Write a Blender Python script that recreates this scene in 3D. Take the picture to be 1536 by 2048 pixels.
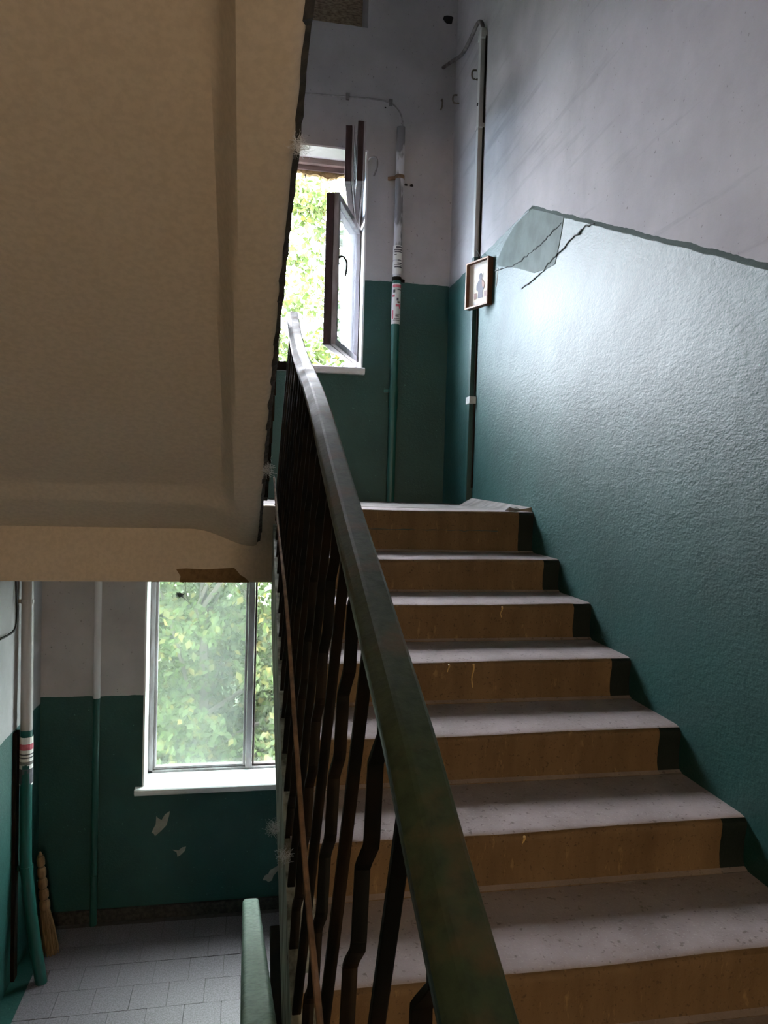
import bpy, bmesh, math, random
from mathutils import Vector, Matrix, noise as mnoise
import numpy as np
for o in list(bpy.data.objects): bpy.data.objects.remove(o)
sc = bpy.context.scene
COL = sc.collection
random.seed(7); rng = np.random.default_rng(7)

# ------------------------------------------------------------------ camera
ZC = 3.0035
YAW, PITCH, ROLL = 0.18303, -0.03345, -0.02887
F = Vector((math.sin(YAW)*math.cos(PITCH), math.cos(YAW)*math.cos(PITCH), math.sin(PITCH)))
RG = Vector((math.cos(YAW), -math.sin(YAW), 0)); UP = RG.cross(F)
r_ = math.cos(ROLL)*RG - math.sin(ROLL)*UP; u_ = math.sin(ROLL)*RG + math.cos(ROLL)*UP
cam = bpy.data.cameras.new('camera'); co = bpy.data.objects.new('camera', cam); COL.objects.link(co)
cam.sensor_fit = 'VERTICAL'; cam.sensor_height = 36; cam.lens = 1438.96/2048*36
cam.clip_start = 0.02; cam.clip_end = 300
M = Matrix.Identity(4)
for i in range(3): M[i][0], M[i][1], M[i][2] = r_[i], u_[i], -F[i]
M[0][3], M[1][3], M[2][3] = 0, 0, ZC
co.matrix_world = M; sc.camera = co

# ------------------------------------------------------------------ world, view
SKY = 20.5; LAMP_MID = 120.0
w = bpy.data.worlds.new('world'); sc.world = w; w.use_nodes = True
bg = w.node_tree.nodes['Background']; bg.inputs[0].default_value = (0.91, 0.925, 1.0, 1); bg.inputs[1].default_value = SKY
sc.view_settings.view_transform = 'Standard'; sc.view_settings.look = 'None'
sc.view_settings.exposure = 1.62; sc.view_settings.gamma = 1; sc.view_settings.use_curve_mapping = False
cy = sc.cycles; cy.max_bounces = 10; cy.diffuse_bounces = 7; cy.glossy_bounces = 4; cy.transparent_max_bounces = 16
cy.sample_clamp_indirect = 6; cy.use_denoising = True; cy.caustics_reflective = False; cy.caustics_refractive = False

# ------------------------------------------------------------------ dimensions
H = 2.907                    # storey height
D1, T, R, R0 = 3.338, 0.32, 0.14564, 0.2008
SL = R/T
XR, XL = 1.366, -1.345
YF, YW = 5.06, 5.26          # far wall face, window plane
YB = -3.30                   # rear wall
XS = 0.115                    # left side of the right-hand flight
NST = 9

# ------------------------------------------------------------------ node helpers
MATS = {}
class NT:
    def __init__(s, name):
        s.m = bpy.data.materials.new(name); s.m.use_nodes = True; s.t = s.m.node_tree; s.t.nodes.clear()
        s.out = s.t.nodes.new('ShaderNodeOutputMaterial'); s._pos = None
    def n(s, typ, ins=None, **kw):
        nd = s.t.nodes.new('ShaderNode'+typ)
        for k, v in kw.items(): setattr(nd, k, v)
        for k, v in (ins or {}).items(): s.set(nd.inputs[k], v)
        return nd
    def set(s, sock, v):
        if isinstance(v, bpy.types.NodeSocket): s.t.links.new(v, sock)
        elif isinstance(v, bpy.types.Node): s.t.links.new(v.outputs[0], sock)
        else:
            if isinstance(v, tuple) and len(v) == 3 and sock.type == 'RGBA': v = v+(1,)
            sock.default_value = v
    def pos(s):
        if s._pos is None:
            g = s.n('NewGeometry'); s._pos = g.outputs['Position']
            x = s.n('SeparateXYZ', {0: s._pos}); s.x, s.y, s.z = x.outputs
        return s._pos
    def ma(s, op, a, b=0.0, c=None):
        d = {0: a, 1: b}
        if c is not None: d[2] = c
        return s.n('Math', d, operation=op).outputs[0]
    def mix(s, f, a, b):
        nd = s.n('Mix', data_type='RGBA'); s.set(nd.inputs[0], f); s.set(nd.inputs[6], a); s.set(nd.inputs[7], b)
        return nd.outputs[2]
    def noise(s, scale, detail=4, rough=0.55, vec=None, stretch=None):
        v = vec if vec is not None else s.pos()
        if stretch: v = s.n('Mapping', {0: v, 3: stretch}).outputs[0]
        return s.n('TexNoise', {'Vector': v, 'Scale': scale, 'Detail': detail, 'Roughness': rough}).outputs[0]
    def ramp(s, f, a, b, va=0.0, vb=1.0):
        nd = s.n('MapRange', {0: f, 1: a, 2: b, 3: va, 4: vb}); nd.clamp = True
        return nd.outputs[0]
    def bump(s, h, strength=0.3, dist=0.01, nrm=None):
        d = {'Strength': strength, 'Distance': dist, 'Height': h}
        if nrm is not None: d['Normal'] = nrm
        return s.n('Bump', d).outputs[0]
    def pbr(s, col, rough=0.6, metal=0.0, nrm=None, spec=0.5, **kw):
        b = s.n('BsdfPrincipled', {'Base Color': col, 'Roughness': rough, 'Metallic': metal})
        b.inputs['Specular IOR Level'].default_value = spec
        if nrm is not None: s.set(b.inputs['Normal'], nrm)
        s.t.links.new(b.outputs[0], s.out.inputs[0]); return b

def simple(name, col, rough=0.6, metal=0.0, var=0.25, scale=30, bump=0.15, bdist=0.003, col2=None, spec=0.5, stretch=None):
    k = NT(name); k.pos()
    nf = k.noise(scale, 5, stretch=stretch)
    c2 = col2 or tuple(c*(1-var) for c in col)
    c = k.mix(k.ramp(nf, 0.4, 0.62), col, c2)
    k.pbr(c, rough, metal, k.bump(nf, bump, bdist), spec)
    return k.m

GREEN = (0.0045, 0.046, 0.041); GREEN2 = (0.003, 0.036, 0.032)
WHITE = (0.47, 0.46, 0.475); WHITE2 = (0.38, 0.37, 0.385)
def wall_paint(name, side):
    """two-colour stairwell paint: glossy green oil paint below a painted line, whitewash above"""
    k = NT(name); k.pos()
    wob = k.ma('MULTIPLY', k.ma('SUBTRACT', k.noise(9, 3), 0.5), 0.022)
    if side == 'far':
        z2 = k.ma('ADD', k.z, wob)
        up = k.ma('MULTIPLY', k.ma('LESS_THAN', z2, 4.462), k.ma('GREATER_THAN', z2, 2.55))
        lo = k.ma('LESS_THAN', z2, 1.548)
        green = k.ma('MAXIMUM', up, lo)
    else:
        # boundary height follows the landing, then the slope of the flight
        if side == 'right':
            b = k.ma('MINIMUM', 4.452, k.ma('ADD', 4.452, k.ma('MULTIPLY', k.ma('SUBTRACT', k.y, 3.5), 0.463)))
            b = k.ma('MAXIMUM', b, 1.4535+1.5)
        else:
            b = k.ma('MAXIMUM', 1.51, k.ma('ADD', 1.51, k.ma('MULTIPLY', k.ma('SUBTRACT', 3.5, k.y), 0.455)))
        dz = k.ma('SUBTRACT', b, k.ma('ADD', k.z, wob))
        green = k.ma('MULTIPLY', k.ma('GREATER_THAN', dz, 0.0), k.ma('LESS_THAN', dz, 1.95))
    edge = k.ma('MULTIPLY', k.ma('MULTIPLY', green, k.ma('LESS_THAN', dz, 0.020)), k.ma('LESS_THAN', k.y, 3.55)) if side == 'right' else None
    n1 = k.noise(3.0, 6, 0.6); n2 = k.noise(40, 5); n3 = k.noise(1.1, 4)
    grime = k.ramp(k.noise(2.2, 7, 0.65, stretch=(1, 1, 0.5)), 0.56, 0.76, 0, 0.45)
    wcol = k.mix(k.ramp(n1, 0.35, 0.7), WHITE, WHITE2); wcol = k.mix(grime, wcol, (0.30, 0.295, 0.30))
    spots = k.ramp(k.noise(55, 2), 0.70, 0.74, 0, 0.7)
    wcol = k.mix(spots, wcol, (0.2, 0.19, 0.19))
    g = 1.45
    gcol = k.mix(k.ramp(n1, 0.38, 0.66), tuple(c*g for c in GREEN), tuple(c*g for c in GREEN2))
    gcol = k.mix(k.ramp(n3, 0.5, 0.7, 0, 0.35), gcol, (0.009*g, 0.066*g, 0.062*g))
    scr = k.ramp(k.noise(60, 3), 0.70, 0.76, 0, 0.6); gcol = k.mix(scr, gcol, (0.10, 0.25, 0.22))
    if side == 'right':
        sm = k.n('Mapping', {0: k.pos(), 2: (math.radians(-14), 0, 0), 3: (1, 0.6, 9)}).outputs[0]
        sn = k.n('TexNoise', {'Vector': sm, 'Scale': 1.6, 'Detail': 5, 'Roughness': 0.6}).outputs[0]
        wcol = k.mix(k.ramp(sn, 0.56, 0.72, 0, 0.5), wcol, (0.24, 0.235, 0.245))
        gcol = k.mix(edge, gcol, (0.035, 0.06, 0.052))
    col = k.mix(green, wcol, gcol)
    rough = k.ma('ADD', k.ma('MULTIPLY', green, -0.33), 0.82)
    rough = k.ma('ADD', rough, k.ma('MULTIPLY', n1, 0.10))
    if edge is not None: rough = k.ma('ADD', rough, k.ma('MULTIPLY', edge, 0.4))
    # brush marks and lumpy plaster
    h = k.ma('ADD', k.ma('MULTIPLY', k.noise(48, 5, 0.6, stretch=(1, 0.7, 1.5)), 0.75), k.ma('MULTIPLY', k.noise(110, 3), 0.3))
    h = k.ma('ADD', h, k.ma('MULTIPLY', k.noise(6, 3), 0.6))
    st = k.ma('ADD', k.ma('MULTIPLY', green, 0.20), 0.08)
    bp = k.n('Bump', {'Strength': st, 'Distance': 0.014, 'Height': h}).outputs[0]
    b = k.pbr(col, rough, 0, bp)
    k.set(b.inputs['Specular IOR Level'], k.ma('ADD', k.ma('MULTIPLY', green, 0.45), 0.15))
    return k.m

def step_mat(name):
    k = NT(name); k.pos()
    nz = k.n('SeparateXYZ', {0: k.n('NewGeometry').outputs['True Normal']}).outputs[2]
    up = k.ramp(nz, 0.80, 0.95)
    n1 = k.noise(7, 6, 0.6); n2 = k.noise(160, 3); n4 = k.noise(14, 5, 0.6, stretch=(1, 1, 0.15))
    tread = k.mix(k.ramp(n1, 0.35, 0.7), (0.35, 0.30, 0.295), (0.255, 0.215, 0.205))
    tread = k.mix(k.ramp(n2, 0.60, 0.68, 0, 0.5), tread, (0.42, 0.38, 0.36))
    tread = k.mix(k.ramp(k.noise(70, 2), 0.63, 0.70, 0, 0.7), tread, (0.13, 0.11, 0.10))
    riser = k.mix(k.ramp(n4, 0.35, 0.65), (0.165, 0.106, 0.052), (0.120, 0.075, 0.035))
    riser = k.mix(k.ramp(n1, 0.55, 0.75, 0, 0.6), riser, (0.10, 0.06, 0.027))
    riser = k.mix(k.ramp(k.noise(110, 3), 0.60, 0.70, 0, 0.7), riser, (0.05, 0.03, 0.016))
    riser = k.mix(k.ramp(k.noise(38, 5, 0.7, stretch=(1, 1, 0.22)), 0.60, 0.70, 0, 0.55), riser, (0.30, 0.20, 0.09))
    # the oil-paint border on the riser ends next to the wall
    bx = k.ma('ADD', k.x, k.ma('MULTIPLY', k.ma('SUBTRACT', k.noise(30, 3), 0.5), 0.005))
    bord = k.ma('GREATER_THAN', bx, 1.291)
    riser = k.mix(bord, riser, (0.005, 0.010, 0.008))
    col = k.mix(up, riser, tread)
    h = k.ma('ADD', k.ma('MULTIPLY', k.noise(45, 5), 0.7), k.ma('MULTIPLY', n2, 0.3))
    k.pbr(col, 0.66, 0, k.bump(h, 0.5, 0.007), 0.22)
    return k.m

def rail_mat(name, a, b, worn, amount):
    k = NT(name); k.pos()
    n1 = k.noise(11, 6, 0.62); n2 = k.noise(70, 4)
    c = k.mix(k.ramp(n2, 0.4, 0.65), a, b)
    c = k.mix(k.ramp(n1, 0.62-amount, 0.74-amount*0.6, 0, 0.85), c, worn)
    h = k.ma('ADD', k.ma('MULTIPLY', n1, 0.8), k.ma('MULTIPLY', n2, 0.3))
    k.pbr(c, k.ramp(n1, 0.3, 0.7, 0.42, 0.62), 0, k.bump(h, 0.35, 0.006), 0.35)
    return k.m

def leaf_mat(name, cols):
    k = NT(name)
    rnd = k.n('NewGeometry').outputs['Random Per Island']
    c = k.mix(k.ramp(rnd, 0.0, 0.5), cols[0], cols[1]); c = k.mix(k.ramp(rnd, 0.78, 0.95), c, cols[2])
    d = k.n('BsdfDiffuse', {0: c}); t = k.n('BsdfTranslucent', {0: c})
    mx = k.n('MixShader', {0: 0.45, 1: d.outputs[0], 2: t.outputs[0]})
    gl = k.n('BsdfGlossy', {0: (1, 1, 1, 1), 1: 0.4})
    mx2 = k.n('MixShader', {0: 0.012, 1: mx.outputs[0], 2: gl.outputs[0]})
    k.t.links.new(mx2.outputs[0], k.out.inputs[0]); return k.m

def glass_mat(name, film, tint, filmcol=(0.75, 0.82, 0.78)):
    """thin window glass with a dusty film on it"""
    k = NT(name); k.pos()
    n1 = k.noise(2.2, 6, 0.65)
    tr = k.n('BsdfTransparent', {0: tint+(1,)})
    d = k.n('BsdfDiffuse', {0: filmcol+(1,)}); tl = k.n('BsdfTranslucent', {0: filmcol+(1,)})
    dd = k.n('MixShader', {0: 0.6, 1: d.outputs[0], 2: tl.outputs[0]})
    m1 = k.n('MixShader', {0: k.ramp(n1, 0.3, 0.7, film*0.6, film*1.4), 1: tr.outputs[0], 2: dd.outputs[0]})
    gl = k.n('BsdfGlossy', {0: (1, 1, 1, 1), 1: 0.03})
    fc = k.n('LayerWeight', {0: 0.5}).outputs[1]; fr = k.ma('ADD', k.ma('MULTIPLY', k.ma('POWER', fc, 5.0), 0.7), 0.03)
    m2 = k.n('MixShader', {0: fr, 1: m1.outputs[0], 2: gl.outputs[0]})
    k.t.links.new(m2.outputs[0], k.out.inputs[0]); return k.m

def zsplit(name, za, top, bot, rough=0.45, wear=None):
    """pipe painted in the colours of the wall behind it"""
    k = NT(name); k.pos()
    wob = k.ma('MULTIPLY', k.ma('SUBTRACT', k.noise(20, 3), 0.5), 0.02)
    m = k.ma('LESS_THAN', k.ma('ADD', k.z, wob), za)
    t = top
    if wear: t = k.mix(k.ramp(k.noise(9, 4, 0.5, stretch=(1, 1, 0.35)), 0.47, 0.52), top, wear)
    c = k.mix(m, t, bot)
    k.pbr(c, rough, 0, k.bump(k.noise(50, 4), 0.25, 0.004)); return k.m

m_far = wall_paint('wall_paint_far', 'far'); m_right = wall_paint('wall_paint_right', 'right'); m_left = wall_paint('wall_paint_left', 'left')
m_white = simple('whitewash', (0.62, 0.62, 0.63), 0.85, var=0.15, scale=6, bump=0.2, spec=0.15)
m_reveal = simple('white_reveal', (0.80, 0.80, 0.82), 0.6, var=0.10, scale=9, bump=0.15, spec=0.3)
m_soffit = simple('soffit_whitewash', (0.62, 0.54, 0.45), 0.85, var=0.10, scale=60, bump=0.25, spec=0.12)
m_beam = m_soffit
m_chip = simple('bare_plaster', (0.20, 0.13, 0.065), 0.9, var=0.3, scale=40, bump=0.5, spec=0.1)
m_step = step_mat('worn_steps')
m_conc = simple('grey_concrete', (0.30, 0.28, 0.265), 0.8, var=0.35, scale=12, bump=0.4, spec=0.2)
m_edge = simple('sooty_edge', (0.018, 0.017, 0.017), 0.6, var=0.6, scale=40, bump=0.6, bdist=0.006, col2=(0.05, 0.045, 0.04))
m_string = simple('flaking_stringer_paint', (0.34, 0.345, 0.28), 0.7, var=0.5, scale=26, bump=0.6, bdist=0.006, col2=(0.10, 0.10, 0.075), stretch=(1, 1, 0.3))
m_tile = simple('terrazzo_tile', (0.215, 0.185, 0.22), 0.5, scale=120, bump=0.1, col2=(0.125, 0.108, 0.122))
m_joint = simple('dirty_grout', (0.10, 0.09, 0.09), 0.9)
m_rail = rail_mat('handrail_olive', (0.032, 0.052, 0.027), (0.019, 0.033, 0.018), (0.080, 0.062, 0.032), 0.13)
m_rail2 = rail_mat('handrail_sea_green', (0.12, 0.225, 0.17), (0.03, 0.085, 0.062), (0.19, 0.29, 0.23), 0.12)
m_iron = simple('dark_painted_iron', (0.009, 0.009, 0.008), 0.62, var=0.4, scale=9, bump=0.3, col2=(0.020, 0.013, 0.008), spec=0.08)
m_rust = simple('rusty_rod', (0.21, 0.125, 0.065), 0.8, var=0.5, scale=30, bump=0.5)
m_frame = simple('old_window_paint', (0.36, 0.345, 0.37), 0.5, var=0.3, scale=18, bump=0.4, col2=(0.24, 0.215, 0.22), stretch=(1, 1, 0.3))
m_maroon = simple('maroon_window_paint', (0.055, 0.028, 0.032), 0.5, var=0.5, scale=25, bump=0.5, stretch=(1, 1, 0.3))
m_header = simple('peeling_header_paint', (0.26, 0.18, 0.165), 0.6, var=0.4, scale=20, bump=0.5, stretch=(0.3, 1, 1))
m_foam = simple('crumbling_foam', (0.42, 0.28, 0.13), 0.9, var=0.5, scale=35, bump=0.8)
m_gdirty = glass_mat('dusty_glass', 0.03, (0.60, 0.66, 0.61))
m_gclear = glass_mat('clear_glass', 0.012, (0.78, 0.82, 0.78))
m_gmilk = glass_mat('milky_glass', 0.07, (0.9, 0.95, 0.98), (0.80, 0.83, 0.88))
m_pipe = zsplit('riser_pipe_paint', 4.478, (0.62, 0.62, 0.66), (0.015, 0.10, 0.083), 0.42, (0.20, 0.20, 0.215))
m_pipe2 = zsplit('thin_pipe_paint', 1.546, (0.60, 0.60, 0.63), (0.012, 0.075, 0.062), 0.42)
m_pipe3 = zsplit('corner_pipe_paint', 1.50, (0.36, 0.335, 0.325), (0.010, 0.08, 0.07), 0.35)
m_duct = zsplit('cable_duct_paint', 4.46, (0.45, 0.46, 0.45), (0.010, 0.05, 0.043), 0.4)
m_cable = simple('grey_cable', (0.20, 0.19, 0.19), 0.6, scale=40)
m_clip2 = simple('pale_grey_cable', (0.36, 0.35, 0.35), 0.6, scale=40)
m_dcable = simple('dark_cable', (0.07, 0.06, 0.055), 0.6, scale=25, col2=(0.16, 0.15, 0.14))
m_hook = simple('dull_hook_metal', (0.16, 0.14, 0.11), 0.6)
m_black = simple('black', (0.006, 0.006, 0.006), 0.7)
m_clip = simple('pale_clip', (0.55, 0.56, 0.55), 0.5)
m_brown = simple('brown_frame_wood', (0.17, 0.075, 0.038), 0.45, var=0.3, scale=30)
m_pframe = simple('pale_frame_edge', (0.45, 0.27, 0.17), 0.45, var=0.2, scale=30)
m_paper = simple('cream_print', (0.88, 0.85, 0.76), 0.5, var=0.06, scale=12)
m_gilt = simple('pale_gilt_print', (0.85, 0.78, 0.60), 0.45, var=0.15, scale=12)
m_robe = simple('grey_print', (0.17, 0.155, 0.19), 0.6, scale=20)
m_robe2 = simple('rose_print', (0.45, 0.27, 0.22), 0.6, scale=20)
m_straw = simple('straw', (0.27, 0.155, 0.07), 0.8, var=0.4, scale=50, stretch=(1, 1, 0.1))
m_chipb = simple('chipboard', (0.46, 0.36, 0.25), 0.85, scale=28, bump=0.3, col2=(0.22, 0.16, 0.11), stretch=(1, 1, 3))
m_web = simple('cobweb_fluff', (0.75, 0.77, 0.80), 0.9)
m_patch = simple('grey_green_patch', (0.14, 0.185, 0.175), 0.85, var=0.25, scale=9, bump=0.35, bdist=0.008)
m_crack = simple('plaster_crack', (0.055, 0.075, 0.07), 0.9)
m_bare = simple('bare_wall_chip', (0.33, 0.32, 0.28), 0.9, var=0.2, scale=20)
m_drip = simple('yellow_paint_drip', (0.55, 0.36, 0.12), 0.5)
m_pink = simple('pink_print', (0.70, 0.16, 0.22), 0.6); m_ink = simple('dark_print', (0.10, 0.10, 0.12), 0.6)
m_sheet = simple('flyer_paper', (0.80, 0.79, 0.78), 0.6, var=0.05)
m_bark = simple('bark', (0.035, 0.028, 0.022), 0.9, scale=20, bump=0.6)
m_leafA = leaf_mat('leaves_light', [(0.028, 0.050, 0.012), (0.044, 0.066, 0.018), (0.10, 0.09, 0.022)])
m_leafB = leaf_mat('leaves_deep', [(0.018, 0.035, 0.010), (0.027, 0.045, 0.013), (0.065, 0.058, 0.016)])
m_grass = simple('grass_ground', (0.022, 0.034, 0.013), 0.95, scale=4)
m_lamp = simple('lamp_base', (0.6, 0.6, 0.58), 0.5)

# ------------------------------------------------------------------ mesh helpers
class MB:
    def __init__(s): s.v = []; s.f = []
    def add(s, vs, fs):
        b = len(s.v); s.v += [tuple(v) for v in vs]; s.f += [tuple(i+b for i in f) for f in fs]; return s
    def box(s, x0, x1, y0, y1, z0, z1):
        v = [(x, y, z) for x in (x0, x1) for y in (y0, y1) for z in (z0, z1)]
        return s.add(v, [(0,1,3,2),(4,6,7,5),(0,4,5,1),(2,3,7,6),(0,2,6,4),(1,5,7,3)])
    def obox(s, c, ax, ay, az, hx, hy, hz):
        c, ax, ay, az = Vector(c), Vector(ax).normalized(), Vector(ay).normalized(), Vector(az).normalized()
        v = [c+ax*(hx*i)+ay*(hy*j)+az*(hz*k) for i in (-1,1) for j in (-1,1) for k in (-1,1)]
        return s.add(v, [(0,1,3,2),(4,6,7,5),(0,4,5,1),(2,3,7,6),(0,2,6,4),(1,5,7,3)])
    def prism_x(s, prof, x0, x1):
        """profile of (y, z) extruded along x"""
        n = len(prof); v = [(x0, a, b) for a, b in prof]+[(x1, a, b) for a, b in prof]
        return s.add(v, [(i, (i+1) % n, n+(i+1) % n, n+i) for i in range(n)]+[tuple(range(n))[::-1], tuple(range(n, 2*n))])
    def sweep(s, pts, sect, ref=(1, 0, 0), caps=True, scale=None):
        """sweep a section [(a, b)] (a along ref, b along the other normal) down a path"""
        pts = [Vector(p) for p in pts]; n = len(sect); vs = []; ref = Vector(ref)
        for i, p in enumerate(pts):
            d = (pts[min(i+1, len(pts)-1)]-pts[max(i-1, 0)]).normalized()
            a = (ref-d*ref.dot(d)).normalized(); b = d.cross(a)
            k = scale[i] if scale else 1
            vs += [p+a*(q[0]*k)+b*(q[1]*k) for q in sect]
        fs = []
        for i in range(len(pts)-1):
            for j in range(n):
                fs.append((i*n+j, i*n+(j+1) % n, (i+1)*n+(j+1) % n, (i+1)*n+j))
        if caps: fs += [tuple(range(n))[::-1], tuple(range((len(pts)-1)*n, len(pts)*n))]
        return s.add(vs, fs)
    def tube(s, pts, r, n=10, scale=None, caps=True):
        d = Vector(pts[-1])-Vector(pts[0]); ref = (1, 0, 0) if abs(d.normalized().x) < 0.8 else (0, 0, 1)
        return s.sweep(pts, [(r*math.cos(2*math.pi*i/n), r*math.sin(2*math.pi*i/n)) for i in range(n)], ref, caps, scale)
    def poly(s, pts, off):
        """flat irregular sheet of real thickness; pts in 3-D, off = thickness vector"""
        n = len(pts); off = Vector(off); v = [Vector(p) for p in pts]+[Vector(p)+off for p in pts]
        return s.add(v, [tuple(range(n)), tuple(range(n, 2*n))[::-1]]+[(i, n+i, n+(i+1) % n, (i+1) % n) for i in range(n)])
def rsect(w, h, r=0.006, n=3):
    out = []
    for cx, cy_, a0 in ((w/2-r, h/2-r, 0), (-w/2+r, h/2-r, 90), (-w/2+r, -h/2+r, 180), (w/2-r, -h/2+r, 270)):
        for i in range(n+1):
            a = math.radians(a0+90*i/n); out.append((cx+r*math.cos(a), cy_+r*math.sin(a)))
    return out
def smooth_path(pts, n=6):
    P = [Vector(p) for p in pts]; out = []
    for i in range(len(P)-1):
        p0, p1, p2, p3 = P[max(i-1, 0)], P[i], P[i+1], P[min(i+2, len(P)-1)]
        for j in range(n):
            t = j/n
            out.append(0.5*((2*p1)+(p2-p0)*t+(2*p0-5*p1+4*p2-p3)*t*t+(3*p1-p0-3*p2+p3)*t**3))
    return out+[P[-1]]

def tag(o, label=None, cat=None, group=None, kind=None):
    for k, v in (('label', label), ('category', cat), ('group', group), ('kind', kind)):
        if v: o[k] = v
    return o
def empty(name, loc, label=None, cat=None, group=None, kind=None):
    o = bpy.data.objects.new(name, None); o.empty_display_size = 0.05; COL.objects.link(o); o.location = loc
    return tag(o, label, cat, group, kind)
def world_off(p):
    v = Vector((0, 0, 0))
    while p is not None: v += p.location; p = p.parent
    return v
def obj(name, mb, mat, parent=None, smooth=False, bevel=0.0, **t):
    """link one mesh; vertices are given in world space"""
    me = bpy.data.meshes.new(name); me.from_pydata(mb.v, [], mb.f); me.validate()
    bm = bmesh.new(); bm.from_mesh(me); bmesh.ops.recalc_face_normals(bm, faces=bm.faces)
    if bevel: bmesh.ops.bevel(bm, geom=[e for e in bm.edges], offset=bevel, segments=2, affect='EDGES', profile=0.5, clamp_overlap=True)
    bm.to_mesh(me); bm.free()
    o = bpy.data.objects.new(name, me); COL.objects.link(o); me.materials.append(mat)
    if smooth:
        me.polygons.foreach_set('use_smooth', [True]*len(me.polygons))
        try: me.set_sharp_from_angle(angle=math.radians(40))
        except Exception: pass
    if parent is not None: o.parent = parent; o.location = -world_off(parent)
    return tag(o, **t)

# ------------------------------------------------------------------ setting: walls
def wall_with_holes(y0, y1, xs, zs, holes):
    """grid wall facing -Y with rectangular through openings (ix, iz cells)"""
    mb = MB(); nx, nz = len(xs)-1, len(zs)-1
    solid = lambda i, j: 0 <= i < nx and 0 <= j < nz and (i, j) not in holes
    for i in range(nx):
        for j in range(nz):
            if not solid(i, j): continue
            a, b, c, d = xs[i], xs[i+1], zs[j], zs[j+1]
            mb.add([(a, y0, c), (b, y0, c), (b, y0, d), (a, y0, d)], [(0, 1, 2, 3)])
            mb.add([(a, y1, c), (b, y1, c), (b, y1, d), (a, y1, d)], [(3, 2, 1, 0)])
            if not solid(i-1, j): mb.add([(a, y0, c), (a, y1, c), (a, y1, d), (a, y0, d)], [(0, 1, 2, 3)])
            if not solid(i+1, j): mb.add([(b, y0, c), (b, y1, c), (b, y1, d), (b, y0, d)], [(0, 1, 2, 3)])
            if not solid(i, j-1): mb.add([(a, y0, c), (b, y0, c), (b, y1, c), (a, y1, c)], [(0, 1, 2, 3)])
            if not solid(i, j+1): mb.add([(a, y0, d), (b, y0, d), (b, y1, d), (a, y1, d)], [(0, 1, 2, 3)])
    return mb
WX0, WX1 = -0.69, 0.752
ZB, ZT = -1.6, 7.05
S1, S2 = 0.895, 0.895+H          # underside of sills
HD1, HD2 = 2.45, 5.357           # heads
wf = obj('wall_far', wall_with_holes(YF, YF+0.38, [XL-0.3, WX0, -0.1, 0.725, WX1, XR+0.3], [ZB, S1, HD1, S2, HD2, 6.192, ZT],
    {(1, 1), (2, 1), (3, 1), (1, 3), (2, 3), (3, 3), (1, 5), (2, 5)}), m_far, kind='structure', label='far stairwell wall painted dark green below and white above, pierced by two windows', cat='wall')
wr = obj('wall_right', MB().box(XR, XR+0.3, YB, YF+0.1, ZB, ZT), m_right, kind='structure', label='right stairwell wall with glossy green paint below a stepped line', cat='wall')
wl = obj('wall_left', MB().box(XL-0.3, XL, YB, YF+0.1, ZB, ZT), m_left, kind='structure', label='left stairwell wall with teal green lower half behind the corner pipe', cat='wall')
obj('wall_rear', MB().box(XL-0.3, XR+0.3, YB-0.25, YB, ZB, ZT), m_white, kind='structure', label='plain whitewashed wall closing the stairwell at the floor landing', cat='wall')
obj('ceiling', MB().box(XL-0.3, XR+0.3, YB-0.25, YF+0.38, ZT, ZT+0.2), m_white, kind='structure', label='whitewashed ceiling over the stairwell', cat='ceiling')

obj('floor_lowest', MB().box(XL-0.3, XR+0.3, YB-0.25, YF+0.38, ZB-0.15, ZB+0.1), m_conc, kind='structure', label='bare concrete floor at the foot of the stairwell', cat='floor')
# white painted reveals lining each opening
def reveal(z0, z1, name):
    mb = MB(); t = 0.012
    mb.box(WX0, WX0+t, YF-0.001, YW+0.02, z0, z1); mb.box(WX1-t, WX1, YF-0.001, YW+0.02, z0, z1); mb.box(WX0, WX1, YF-0.001, YW+0.02, z1-t, z1)
    return obj(name, mb, m_reveal, kind='structure', label='', cat='trim')
rv1 = reveal(S2, HD2, 'trim_1'); rv1['label'] = 'white plastered reveal lining the upper window opening'
rv2 = reveal(S1, HD1, 'trim_2'); rv2['label'] = 'white plastered reveal lining the lower window opening'

# lower landing floor with terrazzo tiles
fl = obj('floor', MB().box(XL-0.05, XR+0.05, D1, YF+0.05, -0.2, -0.006), m_joint, kind='structure', label='lower landing floor laid with small grey terrazzo tiles', cat='floor')
TS = 0.208; row = 0
tile_me = None
y = YF-0.06
while y > D1+0.02:
    off = (0.5*TS if row % 2 else 0.0)+0.035; x = -0.139+off-7*TS
    h = min(TS, y-D1)
    while x < XR:
        a, b = max(x, XL), min(x+TS, XR)
        if b-a > 0.02:
            dz = rng.uniform(-0.0012, 0.0012)
            mb = MB().box(a+0.0015, b-0.0015, y-h+0.0015, y-0.0015, -0.012, dz)
            obj('tile', mb, m_tile, fl)
        x += TS
    y -= TS; row += 1
obj('floor_border', MB().box(XL, XL+0.11, D1+0.02, YF, -0.004, 0.0025), m_left, fl)
bb = obj('baseboard_far', MB().box(XL, XR, YF-0.018, YF+0.01, 0, 0.085), m_edge, kind='structure', label='dark baseboard along the foot of the far wall', cat='baseboard')

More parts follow.
